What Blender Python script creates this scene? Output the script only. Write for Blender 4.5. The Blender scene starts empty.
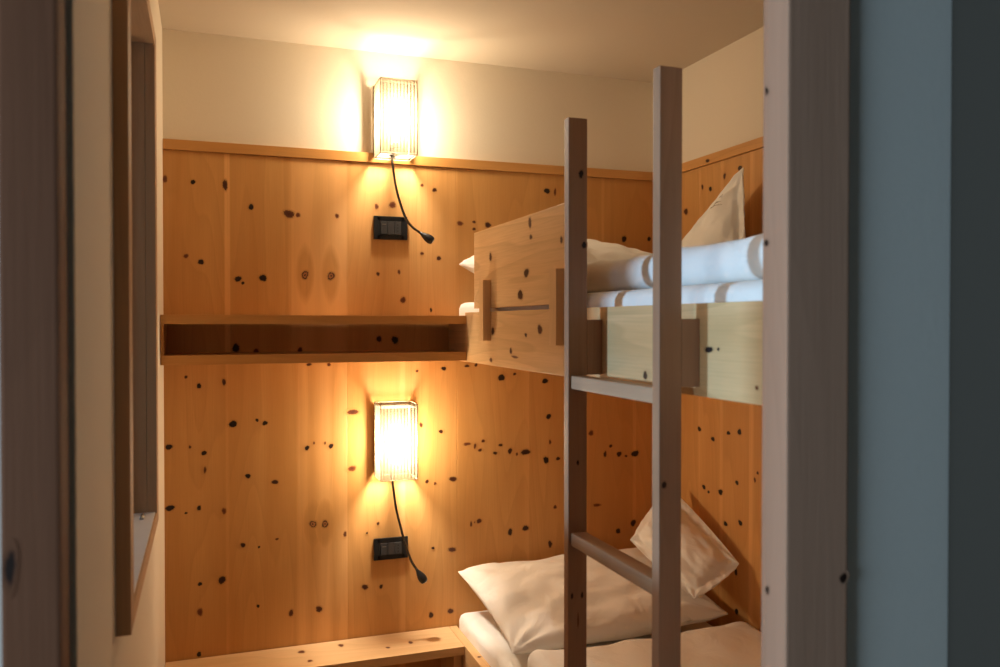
import bpy, bmesh, math, random
from mathutils import Vector, Matrix, noise

# ---------------------------------------------------------------- camera, world, sun, exposure
scene = bpy.context.scene
COL = scene.collection

cam_d = bpy.data.cameras.new('camera')
cam = bpy.data.objects.new('camera', cam_d)
COL.objects.link(cam)
cam.location = (0.0, 0.0, 1.52)
YAW = math.atan2(295.0, 830.0)
PITCH = math.atan2(10.5, 830.0)
cam.rotation_euler = (math.pi / 2 - PITCH, 0.0, -YAW)
cam_d.sensor_width = 36.0
cam_d.lens = 36.0 * 830.0 / 1000.0
cam_d.clip_start = 0.02
cam_d.dof.use_dof = True
cam_d.dof.focus_distance = 2.55
cam_d.dof.aperture_fstop = 4.6
scene.camera = cam

world = bpy.data.worlds.new('world')
scene.world = world
world.use_nodes = True
bg = world.node_tree.nodes['Background']
bg.inputs['Color'].default_value = (0.58, 0.78, 1.0, 1)
bg.inputs['Strength'].default_value = 0.30

sun_d = bpy.data.lights.new('daylight', 'SUN')
sun_d.energy = 2.4
sun_d.color = (0.42, 0.71, 1.0)
sun_d.angle = math.radians(4.5)
sun = bpy.data.objects.new('daylight', sun_d)
COL.objects.link(sun)
sun.location = (-2.0, 2.0, 2.2)
sun.rotation_euler = Vector((1.0, -0.29, -0.02)).to_track_quat('-Z', 'Y').to_euler()

scene.view_settings.view_transform = 'Standard'
scene.view_settings.look = 'None'
scene.view_settings.gamma = 1.0
scene.view_settings.use_curve_mapping = False
scene.view_settings.exposure = 0.0
scene.cycles.max_bounces = 10
scene.cycles.diffuse_bounces = 6
scene.cycles.transmission_bounces = 6
scene.cycles.sample_clamp_indirect = 3.0
scene.cycles.use_denoising = True

LAMP_POWER = 41.0
LAMP_COLOR = (1.0, 0.87, 0.69)

win_d = bpy.data.lights.new('corridor_daylight', 'AREA')   # stands in the corridor's window
win_d.shape = 'RECTANGLE'; win_d.size = 0.6; win_d.size_y = 1.3
win_d.energy = 58.0
win_d.color = (0.66, 0.86, 1.0)
win_l = bpy.data.objects.new('corridor_daylight', win_d)
COL.objects.link(win_l)
win_l.location = (-1.78, 0.25, 1.45)
win_l.rotation_euler = (0, -math.pi / 2, 0)


KNOTS = {
    'back': [(-0.1117,1.9539,0.0084,0.0120,0.5),(-0.0325,1.9493,0.0086,0.0091,0.0),(0.0600,1.9454,0.0088,0.0215,0.2),(0.1366,1.8813,0.0105,0.0109,0.0),(0.2517,1.8645,0.0216,0.0142,0.3),(0.2795,1.8626,0.0078,0.0095,0.6),(0.4023,1.8647,0.0080,0.0080,0.5),(-0.0535,1.7237,0.0085,0.0076,0.5),(-0.0107,1.7065,0.0101,0.0107,0.0),(0.0971,1.6565,0.0133,0.0108,0.0),(0.1119,1.6443,0.0059,0.0062,0.0),(0.1718,1.6609,0.0136,0.0141,0.0),(0.3007,1.6728,0.0125,0.0159,1.0),(0.3826,1.6712,0.0128,0.0161,1.0),(0.5306,1.9013,0.0083,0.0098,0.5),(0.5838,1.9087,0.0151,0.0115,0.6),(0.6837,1.9790,0.0069,0.0067,0.5),(0.7267,1.9657,0.0087,0.0084,0.2),(0.6834,1.7519,0.0069,0.0067,0.5),(0.7414,1.7374,0.0104,0.0084,0.2),(0.5352,1.6806,0.0066,0.0082,0.2),(0.6052,1.6886,0.0050,0.0099,0.5),(0.6186,1.5962,0.0118,0.0116,0.4),(0.7141,1.5636,0.0052,0.0084,0.0),(0.8158,1.8572,0.0142,0.0085,0.5),(0.8656,1.8643,0.0072,0.0061,0.3),(0.8656,1.8404,0.0072,0.0068,0.3),(0.9160,1.8560,0.0145,0.0103,0.2),(1.1350,1.9840,0.0133,0.0123,0.0),(1.4388,1.8258,0.0123,0.0145,0.0),(1.5419,1.8293,0.0084,0.0110,0.0),(1.1656,1.9821,0.0058,0.0141,0.5),(0.0904,1.4424,0.0148,0.0155,0.0),(0.1500,1.4325,0.0090,0.0094,0.2),(0.5381,1.4675,0.0099,0.0131,0.2),(0.5914,1.4638,0.0134,0.0165,0.0),(0.2845,1.4341,0.0093,0.0095,0.3),(-0.0551,1.3556,0.0057,0.0061,0.2),(-0.0181,1.3272,0.0092,0.0098,0.0),(0.0546,1.3377,0.0073,0.0124,0.2),(0.3124,1.3875,0.0094,0.0064,0.2),(0.3756,1.3864,0.0080,0.0064,0.3),(0.6658,1.3599,0.0068,0.0050,0.5),(0.7581,1.3665,0.0105,0.0084,0.0),(-0.1043,1.1445,0.0127,0.0106,0.0),(-0.0447,1.1415,0.0052,0.0055,0.2),(-0.0045,1.1210,0.0093,0.0098,0.0),(-0.0018,1.0686,0.0043,0.0123,0.6),(0.0806,1.2067,0.0163,0.0124,0.0),(0.1522,1.2163,0.0060,0.0069,0.0),(0.1763,1.2059,0.0097,0.0094,0.0),(0.1246,1.0423,0.0096,0.0094,0.0),(0.2061,1.0183,0.0116,0.0095,0.1),(0.3054,1.1208,0.0094,0.0096,0.0),(0.3813,1.1234,0.0096,0.0097,0.0),(0.3274,1.1357,0.0031,0.0064,0.5),(0.3622,1.1340,0.0032,0.0064,0.5),(0.4523,1.2306,0.0212,0.0114,0.3),(0.4487,1.0467,0.0163,0.0098,0.6),(0.3235,0.8758,0.0126,0.0129,1.0),(0.3615,0.8727,0.0127,0.0129,1.0),(-0.1023,0.9591,0.0169,0.0106,0.0),(-0.0197,0.9529,0.0081,0.0092,0.0),(-0.0570,0.9404,0.0051,0.0046,0.0),(0.0530,0.9382,0.0073,0.0124,0.6),(0.1088,0.8276,0.0096,0.0081,0.1),(0.1568,0.8169,0.0045,0.0047,0.0),(0.2116,0.8373,0.0067,0.0041,0.4),(-0.0178,0.7188,0.0075,0.0080,0.0),(0.0463,0.7245,0.0132,0.0155,0.1),(-0.0182,0.6325,0.0087,0.0154,0.5),(-0.0216,0.5033,0.0087,0.0093,0.0),(0.1531,0.6314,0.0060,0.0063,0.0),(0.2540,0.5975,0.0093,0.0128,0.3),(0.3417,0.6001,0.0133,0.0116,0.2),(0.4903,0.6552,0.0118,0.0112,0.2),(0.5432,0.6512,0.0073,0.0086,0.1),(0.7130,0.5367,0.0111,0.0115,0.1),(0.7813,0.5423,0.0141,0.0095,0.2),(0.6997,0.9882,0.0079,0.0074,0.2),(0.7274,0.9797,0.0052,0.0067,0.5),(0.7904,0.9909,0.0159,0.0102,0.2),(0.7485,1.1541,0.0087,0.0084,0.1),(0.6793,1.1789,0.0076,0.0100,0.3),(0.7867,0.7510,0.0159,0.0102,0.3),(0.7202,0.7625,0.0063,0.0061,0.1),(0.5336,0.8604,0.0060,0.0066,0.2),(0.4972,0.8321,0.0043,0.0043,0.1),(0.4255,0.8349,0.0065,0.0098,0.4),(0.8723,0.8380,0.0072,0.0069,0.3),(0.8403,1.3735,0.0107,0.0061,0.2),(0.8726,1.3764,0.0072,0.0068,0.2),(0.9651,1.3316,0.0147,0.0156,0.0),(1.0131,1.3427,0.0067,0.0063,0.2),(1.1279,1.3157,0.0134,0.0123,0.0),(1.1414,1.1899,0.0115,0.0113,0.0),(1.1472,1.0995,0.0058,0.0089,0.4),(1.1319,1.0366,0.0134,0.0149,0.0),(1.1780,1.0393,0.0089,0.0082,0.1),(0.8402,1.1074,0.0143,0.0068,0.6),(0.8688,1.0991,0.0054,0.0120,0.4),(0.8868,1.0845,0.0090,0.0062,0.3),(0.8977,1.1149,0.0072,0.0069,0.4),(0.9413,1.0713,0.0091,0.0069,0.1),(0.9618,1.0980,0.0085,0.0069,0.2),(0.9965,1.0754,0.0096,0.0125,0.1),(1.0225,1.0636,0.0056,0.0070,0.4),(1.0543,1.0689,0.0207,0.0126,0.1),(0.8832,0.8406,0.0108,0.0103,0.3),(0.8544,0.8326,0.0054,0.0103,0.4),(0.9966,0.7931,0.0111,0.0140,0.1),(1.0544,0.8023,0.0169,0.0105,0.1),(1.1666,0.8677,0.0069,0.0089,0.4),(1.1475,0.7378,0.0096,0.0142,0.2),(1.3633,1.0455,0.0081,0.0127,0.2),(1.3858,1.0734,0.0081,0.0073,0.2),(1.4200,1.0425,0.0122,0.0117,0.1),(1.4486,1.0337,0.0066,0.0059,0.3),(1.4857,1.0405,0.0207,0.0132,0.0),(1.3315,0.8626,0.0200,0.0058,0.6),(1.4165,0.7613,0.0106,0.0132,0.1),(1.4780,0.7856,0.0132,0.0147,0.1),(1.3072,1.1242,0.0119,0.0108,0.6),(0.8507,0.6545,0.0108,0.0137,0.3)],
    'right': [(2.4082,1.1625,0.0132,0.0095,0.0),(2.3291,1.1392,0.0125,0.0092,0.0),(2.2432,1.1697,0.0107,0.0080,0.0),(2.1855,1.1800,0.0133,0.0112,0.0),(2.1980,1.0192,0.0103,0.0094,0.0),(2.3804,0.9716,0.0117,0.0100,0.0),(2.3528,0.9602,0.0075,0.0066,0.0),(2.2856,0.9731,0.0165,0.0110,0.0),(2.0943,1.0674,0.0062,0.0066,0.3),(2.1077,1.0438,0.0063,0.0091,0.4),(2.2571,0.8767,0.0140,0.0090,0.0),(2.1792,0.8967,0.0132,0.0106,0.0),(2.2015,0.7371,0.0104,0.0126,0.0),(2.1971,0.6135,0.0114,0.0113,0.0),(2.2690,1.9906,0.0087,0.0115,0.3),(2.1884,2.0020,0.0122,0.0093,0.0),(2.3942,1.9748,0.0077,0.0100,0.3),(2.3480,1.9611,0.0103,0.0099,0.0),(2.4955,1.9058,0.0151,0.0138,0.2)],
    'trimright': [(2.3527,2.0540,0.0149,0.0066,0.1)],
    'guard': [(1.9516,1.7731,0.0122,0.0176,0.2),(1.9447,1.7364,0.0122,0.0070,0.2),(1.7545,1.7110,0.0102,0.0092,0.2),(2.2583,1.7096,0.0141,0.0143,0.2),(1.9757,1.6476,0.0208,0.0140,0.1),(2.0184,1.5929,0.0216,0.0169,0.1)],
    'board': [(2.2373,1.4972,0.0139,0.0143,0.2),(1.9790,1.4893,0.0105,0.0064,0.2),(1.8848,1.5041,0.0192,0.0135,0.2),(2.0895,1.4448,0.0123,0.0094,0.2),(2.2549,1.4137,0.0141,0.0086,0.2),(1.1604,1.4766,0.0141,0.0068,0.0),(1.1338,1.4784,0.0044,0.0032,0.0),(1.0352,1.4232,0.0047,0.0037,0.6),(1.3671,1.4221,0.0089,0.0112,0.1),(2.0590,1.4299,0.0297,0.0040,0.6)],
    'rail_far': [(0.7246,1.8242,0.0067,0.0102,0.0),(0.7316,1.6796,0.0068,0.0082,0.0),(0.7182,1.2341,0.0031,0.0072,0.0),(0.7055,0.9612,0.0031,0.0082,0.0),(0.7281,0.9608,0.0032,0.0083,0.0),(0.7191,0.9102,0.0023,0.0165,0.4)],
    'rail_near': [(0.7061,1.2551,0.0049,0.0082,0.0)],
    'bench': [(0.2799,2.6395,0.0118,0.0146,0.4),(0.4042,2.6508,0.0105,0.0133,0.4),(0.6186,2.6001,0.0091,0.0123,0.3),(0.5417,2.5829,0.0075,0.0096,0.4),(0.2966,2.5603,0.0100,0.0092,0.5)],
    'bedtop': [(0.7913,2.4166,0.0073,0.0073,0.2)],
    'shelf': [(0.2712,1.5259,0.0101,0.0065,0.2),(0.0996,1.4139,0.0110,0.0034,0.3)],
    'postx': [(0.8390,1.7998,0.0043,0.0060,0.0),(0.8387,1.6167,0.0049,0.0060,0.0),(0.8342,1.1969,0.0047,0.0061,0.0)],
    'posty': [(0.7228,1.2129,0.0068,0.0073,0.0)],
    'casing': [(-0.1567,1.3122,0.0052,0.0187,0.0)],
}

# ---------------------------------------------------------------- materials
def new_mat(name):
    m = bpy.data.materials.new(name)
    m.use_nodes = True
    nt = m.node_tree
    nt.nodes.clear()
    out = nt.nodes.new('ShaderNodeOutputMaterial')
    return m, nt, out

def N(nt, kind, **kw):
    n = nt.nodes.new(kind)
    for k, v in kw.items():
        setattr(n, k, v)
    return n

def ramp(nt, stops, src, mode='LINEAR'):
    r = N(nt, 'ShaderNodeValToRGB')
    r.color_ramp.interpolation = mode
    els = r.color_ramp.elements
    while len(els) > 1:
        els.remove(els[-1])
    els[0].position = stops[0][0]
    els[0].color = (*stops[0][1], 1)
    for p, c in stops[1:]:
        e = els.new(p)
        e.color = (*c, 1)
    nt.links.new(src, r.inputs[0])
    return r.outputs[0]

def g3(v):
    return (v, v, v)

def mixc(nt, fac, a, b, blend='MIX'):
    m = N(nt, 'ShaderNodeMix', data_type='RGBA', blend_type=blend)
    L = nt.links
    if isinstance(fac, (int, float)): m.inputs[0].default_value = fac
    else: L.new(fac, m.inputs[0])
    for i, c in ((6, a), (7, b)):
        if isinstance(c, tuple): m.inputs[i].default_value = (*c[:3], 1)
        else: L.new(c, m.inputs[i])
    return m.outputs[2]

def mathn(nt, op, a, b=None, clamp=False):
    m = N(nt, 'ShaderNodeMath', operation=op, use_clamp=clamp)
    for i, c in ((0, a), (1, b)):
        if c is None: continue
        if isinstance(c, (int, float)): m.inputs[i].default_value = c
        else: nt.links.new(c, m.inputs[i])
    return m.outputs[0]

def pine(name, axis, light, dark, rough=0.42, streak=1.0, seed=0.0):
    """Stone pine: long grain along one axis, drawn rings, knots read from the 'knot' attribute."""
    m, nt, out = new_mat(name)
    L = nt.links
    tc = N(nt, 'ShaderNodeTexCoord')
    def mapped(across, along):
        mp = N(nt, 'ShaderNodeMapping')
        s = [across] * 3
        s[axis] = along
        mp.inputs['Scale'].default_value = s
        mp.inputs['Location'].default_value = (seed, seed * 1.7, seed * 0.6)
        L.new(tc.outputs['Object'], mp.inputs['Vector'])
        return mp.outputs[0]
    n1 = N(nt, 'ShaderNodeTexNoise'); n1.inputs['Scale'].default_value = 1.0
    n1.inputs['Detail'].default_value = 6; n1.inputs['Distortion'].default_value = 0.4
    L.new(mapped(9.0, 0.9), n1.inputs['Vector'])
    # rings: a banded field from a slowly drifting noise
    n2 = N(nt, 'ShaderNodeTexNoise'); n2.inputs['Scale'].default_value = 1.0
    n2.inputs['Detail'].default_value = 1.5
    L.new(mapped(5.0, 0.55), n2.inputs['Vector'])
    band = mathn(nt, 'FRACT', mathn(nt, 'MULTIPLY', n2.outputs[0], 16.0))
    band = ramp(nt, [(0.0, g3(0.0)), (0.75, g3(0.55)), (0.93, g3(1.0)), (1.0, g3(0.0))], band)
    n3 = N(nt, 'ShaderNodeTexNoise'); n3.inputs['Scale'].default_value = 1.0
    n3.inputs['Detail'].default_value = 3
    L.new(mapped(260.0, 7.0), n3.inputs['Vector'])
    base = mixc(nt, ramp(nt, [(0.32, g3(0)), (0.68, g3(1))], n1.outputs[0]), light, dark)
    dk = tuple(c * 0.80 for c in dark)
    base = mixc(nt, mathn(nt, 'MULTIPLY', band, 0.30 * streak), base, dk)
    base = mixc(nt, mathn(nt, 'MULTIPLY', ramp(nt, [(0.4, g3(0)), (0.7, g3(1))], n3.outputs[0]), 0.22 * streak), base, dk)
    at = N(nt, 'ShaderNodeVertexColor', layer_name='knot')
    sp = N(nt, 'ShaderNodeSeparateColor')
    L.new(at.outputs[0], sp.inputs[0])
    # board tone: 0 is neutral, +light, -dark is carried as blue around 0.5
    tone = mathn(nt, 'MULTIPLY', mathn(nt, 'SUBTRACT', sp.outputs[2], 0.5), 2.0)
    lt = tuple(min(1, c * 1.30 + 0.07) for c in light)
    base = mixc(nt, mathn(nt, 'MULTIPLY', tone, 1.0, True), base, lt)
    base = mixc(nt, mathn(nt, 'MULTIPLY', tone, -1.0, True), base, tuple(c * 0.70 for c in dark))
    # knots
    n4 = N(nt, 'ShaderNodeTexNoise'); n4.inputs['Scale'].default_value = 220.0
    L.new(tc.outputs['Object'], n4.inputs['Vector'])
    wob = mathn(nt, 'MULTIPLY', mathn(nt, 'SUBTRACT', n4.outputs[0], 0.5), 0.42)
    edge = ramp(nt, [(0.0, g3(0)), (0.12, g3(1))], sp.outputs[0])
    k = mathn(nt, 'ADD', sp.outputs[0], mathn(nt, 'MULTIPLY', wob, edge))
    halo = tuple(c * 0.55 for c in dark)
    cd = ramp(nt, [(0.0, halo), (0.34, halo), (0.46, (0.05, 0.018, 0.010)), (0.6, (0.016, 0.008, 0.006)), (1.0, (0.02, 0.009, 0.007))], k)
    cf = ramp(nt, [(0.0, halo), (0.4, (0.20, 0.065, 0.022)), (0.7, (0.15, 0.042, 0.016)), (1.0, (0.09, 0.026, 0.012))], k)
    ce = ramp(nt, [(0.0, halo), (0.36, (0.05, 0.018, 0.01)), (0.52, (0.045, 0.014, 0.008)), (0.62, (0.30, 0.12, 0.045)), (0.8, (0.33, 0.14, 0.05)), (0.9, (0.05, 0.02, 0.01))], k)
    kc = mixc(nt, mathn(nt, 'MULTIPLY', sp.outputs[1], 2.0, True), cd, cf)
    kc = mixc(nt, mathn(nt, 'MULTIPLY', mathn(nt, 'SUBTRACT', sp.outputs[1], 0.7), 5.0, True), kc, ce)
    fac = ramp(nt, [(0.0, g3(0)), (0.12, g3(0.06)), (0.34, g3(0.38)), (0.46, g3(1))], k)
    fac = mathn(nt, 'MULTIPLY', fac, edge)
    colr = mixc(nt, fac, base, kc)
    b = N(nt, 'ShaderNodeBsdfPrincipled')
    L.new(colr, b.inputs['Base Color'])
    b.inputs['Roughness'].default_value = rough
    b.inputs['Specular IOR Level'].default_value = 0.28
    bp = N(nt, 'ShaderNodeBump'); bp.inputs['Strength'].default_value = 0.12; bp.inputs['Distance'].default_value = 0.002
    L.new(n3.outputs[0], bp.inputs['Height'])
    L.new(bp.outputs[0], b.inputs['Normal'])
    L.new(b.outputs[0], out.inputs[0])
    return m

def simple(name, color, rough=0.5, metal=0.0, spec=0.5, bump=0.0, bscale=60.0, var=0.0):
    m, nt, out = new_mat(name)
    L = nt.links
    b = N(nt, 'ShaderNodeBsdfPrincipled')
    b.inputs['Base Color'].default_value = (*color, 1)
    b.inputs['Roughness'].default_value = rough
    b.inputs['Metallic'].default_value = metal
    b.inputs['Specular IOR Level'].default_value = spec
    tc = N(nt, 'ShaderNodeTexCoord')
    n = N(nt, 'ShaderNodeTexNoise'); n.inputs['Scale'].default_value = bscale; n.inputs['Detail'].default_value = 4
    L.new(tc.outputs['Object'], n.inputs['Vector'])
    if var:
        L.new(mixc(nt, n.outputs[0], tuple(c * (1 - var) for c in color), tuple(min(1, c * (1 + var)) for c in color)), b.inputs['Base Color'])
    if bump:
        bp = N(nt, 'ShaderNodeBump'); bp.inputs['Strength'].default_value = bump; bp.inputs['Distance'].default_value = 0.004
        L.new(n.outputs[0], bp.inputs['Height'])
        L.new(bp.outputs[0], b.inputs['Normal'])
    L.new(b.outputs[0], out.inputs[0])
    return m

def linen(name, color):
    m, nt, out = new_mat(name)
    L = nt.links
    b = N(nt, 'ShaderNodeBsdfPrincipled')
    b.inputs['Base Color'].default_value = (*color, 1)
    b.inputs['Roughness'].default_value = 0.75
    b.inputs['Specular IOR Level'].default_value = 0.2
    b.inputs['Sheen Weight'].default_value = 0.15
    tc = N(nt, 'ShaderNodeTexCoord')
    n = N(nt, 'ShaderNodeTexNoise'); n.inputs['Scale'].default_value = 9.0; n.inputs['Detail'].default_value = 5
    n.inputs['Distortion'].default_value = 1.2
    L.new(tc.outputs['Object'], n.inputs['Vector'])
    w = N(nt, 'ShaderNodeTexNoise'); w.inputs['Scale'].default_value = 900.0
    L.new(tc.outputs['Object'], w.inputs['Vector'])
    h = mathn(nt, 'ADD', n.outputs[0], mathn(nt, 'MULTIPLY', w.outputs[0], 0.02))
    bp = N(nt, 'ShaderNodeBump'); bp.inputs['Strength'].default_value = 0.55; bp.inputs['Distance'].default_value = 0.014
    L.new(h, bp.inputs['Height'])
    L.new(bp.outputs[0], b.inputs['Normal'])
    L.new(b.outputs[0], out.inputs[0])
    return m

WALL_L, WALL_D = (0.68, 0.365, 0.128), (0.58, 0.280, 0.084)
PALE_L, PALE_D = (0.80, 0.53, 0.28), (0.68, 0.415, 0.19)
M = {}
M['panel'] = pine('pine_panelling', 2, WALL_L, WALL_D)
M['panel_trim'] = pine('pine_cap_across', 0, WALL_L, WALL_D, seed=3)
M['panel_trim_y'] = pine('pine_cap_along', 1, WALL_L, WALL_D, seed=3)
M['bed'] = pine('pale_pine_bed', 1, PALE_L, PALE_D, seed=5, streak=1.8)
M['bed_x'] = pine('pale_pine_across', 0, PALE_L, PALE_D, seed=6)
M['bed_z'] = pine('pale_pine_upright', 2, PALE_L, PALE_D, seed=7)
M['ladder'] = pine('ladder_pine', 2, (0.38, 0.21, 0.125), (0.30, 0.155, 0.085), seed=9, rough=0.5)
M['rung'] = pine('rung_pine', 1, (0.50, 0.34, 0.23), (0.42, 0.27, 0.17), seed=11, rough=0.5)
M['shelf'] = pine('shelf_pine', 0, WALL_L, WALL_D, seed=12)
M['frame_z'] = pine('door_frame_pine', 2, (0.50, 0.31, 0.225), (0.42, 0.255, 0.18), seed=14, rough=0.65, streak=0.7)
M['frame_x'] = pine('door_head_pine', 0, (0.60, 0.40, 0.27), (0.50, 0.32, 0.20), seed=14, streak=0.7)
M['sill'] = pine('window_frame_pine', 2, (0.52, 0.31, 0.17), (0.42, 0.23, 0.11), seed=15, rough=0.6)
M['frame_dark'] = pine('dark_door_pine', 2, (0.20, 0.085, 0.045), (0.15, 0.06, 0.03), seed=17, rough=0.75, streak=0.7)
M['sill_top'] = simple('pale_sill_slab', (0.85, 0.80, 0.75), 0.5, var=0.05, bscale=30)  # one even pale colour, lighter than the wood below
M['sill_y'] = pine('window_sill_pine', 1, (0.62, 0.38, 0.20), (0.52, 0.29, 0.14), seed=16, rough=0.6)
M['plaster'] = simple('cream_plaster', (0.78, 0.69, 0.56), 0.9, spec=0.15, bump=0.08, bscale=140, var=0.015)
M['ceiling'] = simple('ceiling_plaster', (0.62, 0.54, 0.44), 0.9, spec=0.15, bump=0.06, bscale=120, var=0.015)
M['corridor'] = simple('corridor_plaster', (0.66, 0.70, 0.70), 0.9, spec=0.15, bump=0.06, bscale=120, var=0.02)
M['anthracite'] = simple('anthracite_wall', (0.05, 0.046, 0.04), 0.7, spec=0.2, var=0.03)
M['floor'] = pine('floor_boards', 1, (0.42, 0.26, 0.13), (0.30, 0.17, 0.08), seed=20)
M['linen'] = linen('white_linen', (0.86, 0.84, 0.81))
M['black'] = simple('black_plastic', (0.012, 0.012, 0.013), 0.32, spec=0.5)
M['socket_grey'] = simple('socket_grey_plastic', (0.065, 0.065, 0.068), 0.3)
M['cable'] = simple('gooseneck_metal', (0.13, 0.12, 0.11), 0.25, metal=0.9)
M['wire'] = simple('shade_wire', (0.62, 0.48, 0.30), 0.6)
M['white_metal'] = simple('white_lacquer', (0.8, 0.78, 0.74), 0.4)
M['back_plate'] = simple('buff_back_plate', (0.36, 0.30, 0.21), 0.8)
M['lens'] = simple('clear_lens', (0.75, 0.73, 0.70), 0.15, metal=0.8)
M['steel'] = simple('brushed_steel', (0.4, 0.38, 0.35), 0.35, metal=1.0)
M['print'] = simple('grey_print', (0.16, 0.13, 0.11), 0.8)
M['hollow_dark'] = simple('dark_hollow_fill', (0.03, 0.025, 0.02), 0.8)  # near-black for the door gap strips and the socket's pin holes

def make_shade_mat():
    m, nt, out = new_mat('pleated_shade_fabric')
    L = nt.links
    at = N(nt, 'ShaderNodeVertexColor', layer_name='pleat')
    c = mixc(nt, at.outputs[0], SHADE_A, SHADE_B)
    d = N(nt, 'ShaderNodeBsdfDiffuse'); L.new(c, d.inputs[0])
    t = N(nt, 'ShaderNodeBsdfTranslucent'); L.new(c, t.inputs[0])
    a = N(nt, 'ShaderNodeMixShader'); a.inputs[0].default_value = 0.62
    L.new(d.outputs[0], a.inputs[1]); L.new(t.outputs[0], a.inputs[2])
    # sheer weave: most of the bulb's light passes straight between the threads
    tr = N(nt, 'ShaderNodeBsdfTransparent'); tr.inputs[0].default_value = (1.0, 0.93, 0.80, 1)
    s2 = N(nt, 'ShaderNodeMixShader'); s2.inputs[0].default_value = 0.20
    L.new(a.outputs[0], s2.inputs[1]); L.new(tr.outputs[0], s2.inputs[2])
    L.new(s2.outputs[0], out.inputs[0])
    return m
SHADE_A, SHADE_B = (0.080, 0.064, 0.040), (0.018, 0.012, 0.006)
M['shade'] = make_shade_mat()

def make_diffuser(sheer):
    m, nt, out = new_mat('frosted_diffuser')
    t = N(nt, 'ShaderNodeBsdfTranslucent'); t.inputs[0].default_value = (0.16, 0.14, 0.11, 1)
    tr = N(nt, 'ShaderNodeBsdfTransparent')
    a = N(nt, 'ShaderNodeMixShader'); a.inputs[0].default_value = sheer
    nt.links.new(t.outputs[0], a.inputs[1]); nt.links.new(tr.outputs[0], a.inputs[2])
    nt.links.new(a.outputs[0], out.inputs[0])
    return m
M['added_diffuser_top'] = make_diffuser(0.20)
M['diffuser_bottom'] = make_diffuser(0.70)

def make_bulb():
    """Clear glass envelope glowing with its filament's light."""
    m, nt, out = new_mat('glowing_bulb')
    e = N(nt, 'ShaderNodeEmission')
    e.inputs[0].default_value = (1.0, 0.80, 0.52, 1); e.inputs[1].default_value = 1.0
    t = N(nt, 'ShaderNodeBsdfTransparent')
    a = N(nt, 'ShaderNodeAddShader')
    nt.links.new(e.outputs[0], a.inputs[0]); nt.links.new(t.outputs[0], a.inputs[1])
    nt.links.new(a.outputs[0], out.inputs[0])
    return m
M['bulb'] = make_bulb()

# ---------------------------------------------------------------- builders
def new_bm():
    bm = bmesh.new()
    bm.verts.layers.float_color.new('knot')
    return bm

def tint(bm, verts, r=0.0, g=0.0, b=0.5):
    lay = bm.verts.layers.float_color['knot']
    for v in verts: v[lay] = (r, g, b, 1)

def box(bm, x0, x1, y0, y1, z0, z1, bevel=0.0, tone=0.5, seg=2):
    t = bmesh.new()
    bmesh.ops.create_cube(t, size=1.0)
    for v in t.verts:
        v.co = Vector(((x0 + x1) / 2 + v.co.x * (x1 - x0), (y0 + y1) / 2 + v.co.y * (y1 - y0), (z0 + z1) / 2 + v.co.z * (z1 - z0)))
    if bevel: bmesh.ops.bevel(t, geom=t.edges[:], offset=bevel, segments=seg, profile=0.7, affect='EDGES')
    merge(bm, t, tone)

def merge(bm, t, tone=0.5):
    mp = {}
    new = []
    for v in t.verts:
        n = bm.verts.new(v.co); mp[v] = n; new.append(n)
    for f in t.faces:
        try:
            nf = bm.faces.new([mp[v] for v in f.verts]); nf.smooth = f.smooth
        except ValueError: pass
    if 'knot' in bm.verts.layers.float_color: tint(bm, new, 0, 0, tone)
    t.free()
    return new

def tube(bm, pts, r, n=10, caps=True, smooth=True):
    """Tube through pts; r a number or list."""
    pts = [Vector(p) for p in pts]
    rr = r if isinstance(r, (list, tuple)) else [r] * len(pts)
    rings = []
    up = Vector((0.31, 0.17, 0.93)).normalized()
    for i, p in enumerate(pts):
        d = (pts[min(i + 1, len(pts) - 1)] - pts[max(i - 1, 0)]).normalized()
        a = d.cross(up)
        if a.length < 1e-3: a = d.cross(Vector((1, 0, 0)))
        a.normalize(); b = d.cross(a).normalized()
        rings.append([bm.verts.new(p + (a * math.cos(q) + b * math.sin(q)) * rr[i]) for q in [2 * math.pi * k / n for k in range(n)]])
    for i in range(len(rings) - 1):
        for k in range(n):
            f = bm.faces.new((rings[i][k], rings[i][(k + 1) % n], rings[i + 1][(k + 1) % n], rings[i + 1][k])); f.smooth = smooth
    if caps:
        bm.faces.new(rings[0][::-1]); bm.faces.new(rings[-1])
    allv = [v for r_ in rings for v in r_]
    if 'knot' in bm.verts.layers.float_color: tint(bm, allv)
    return allv

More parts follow.
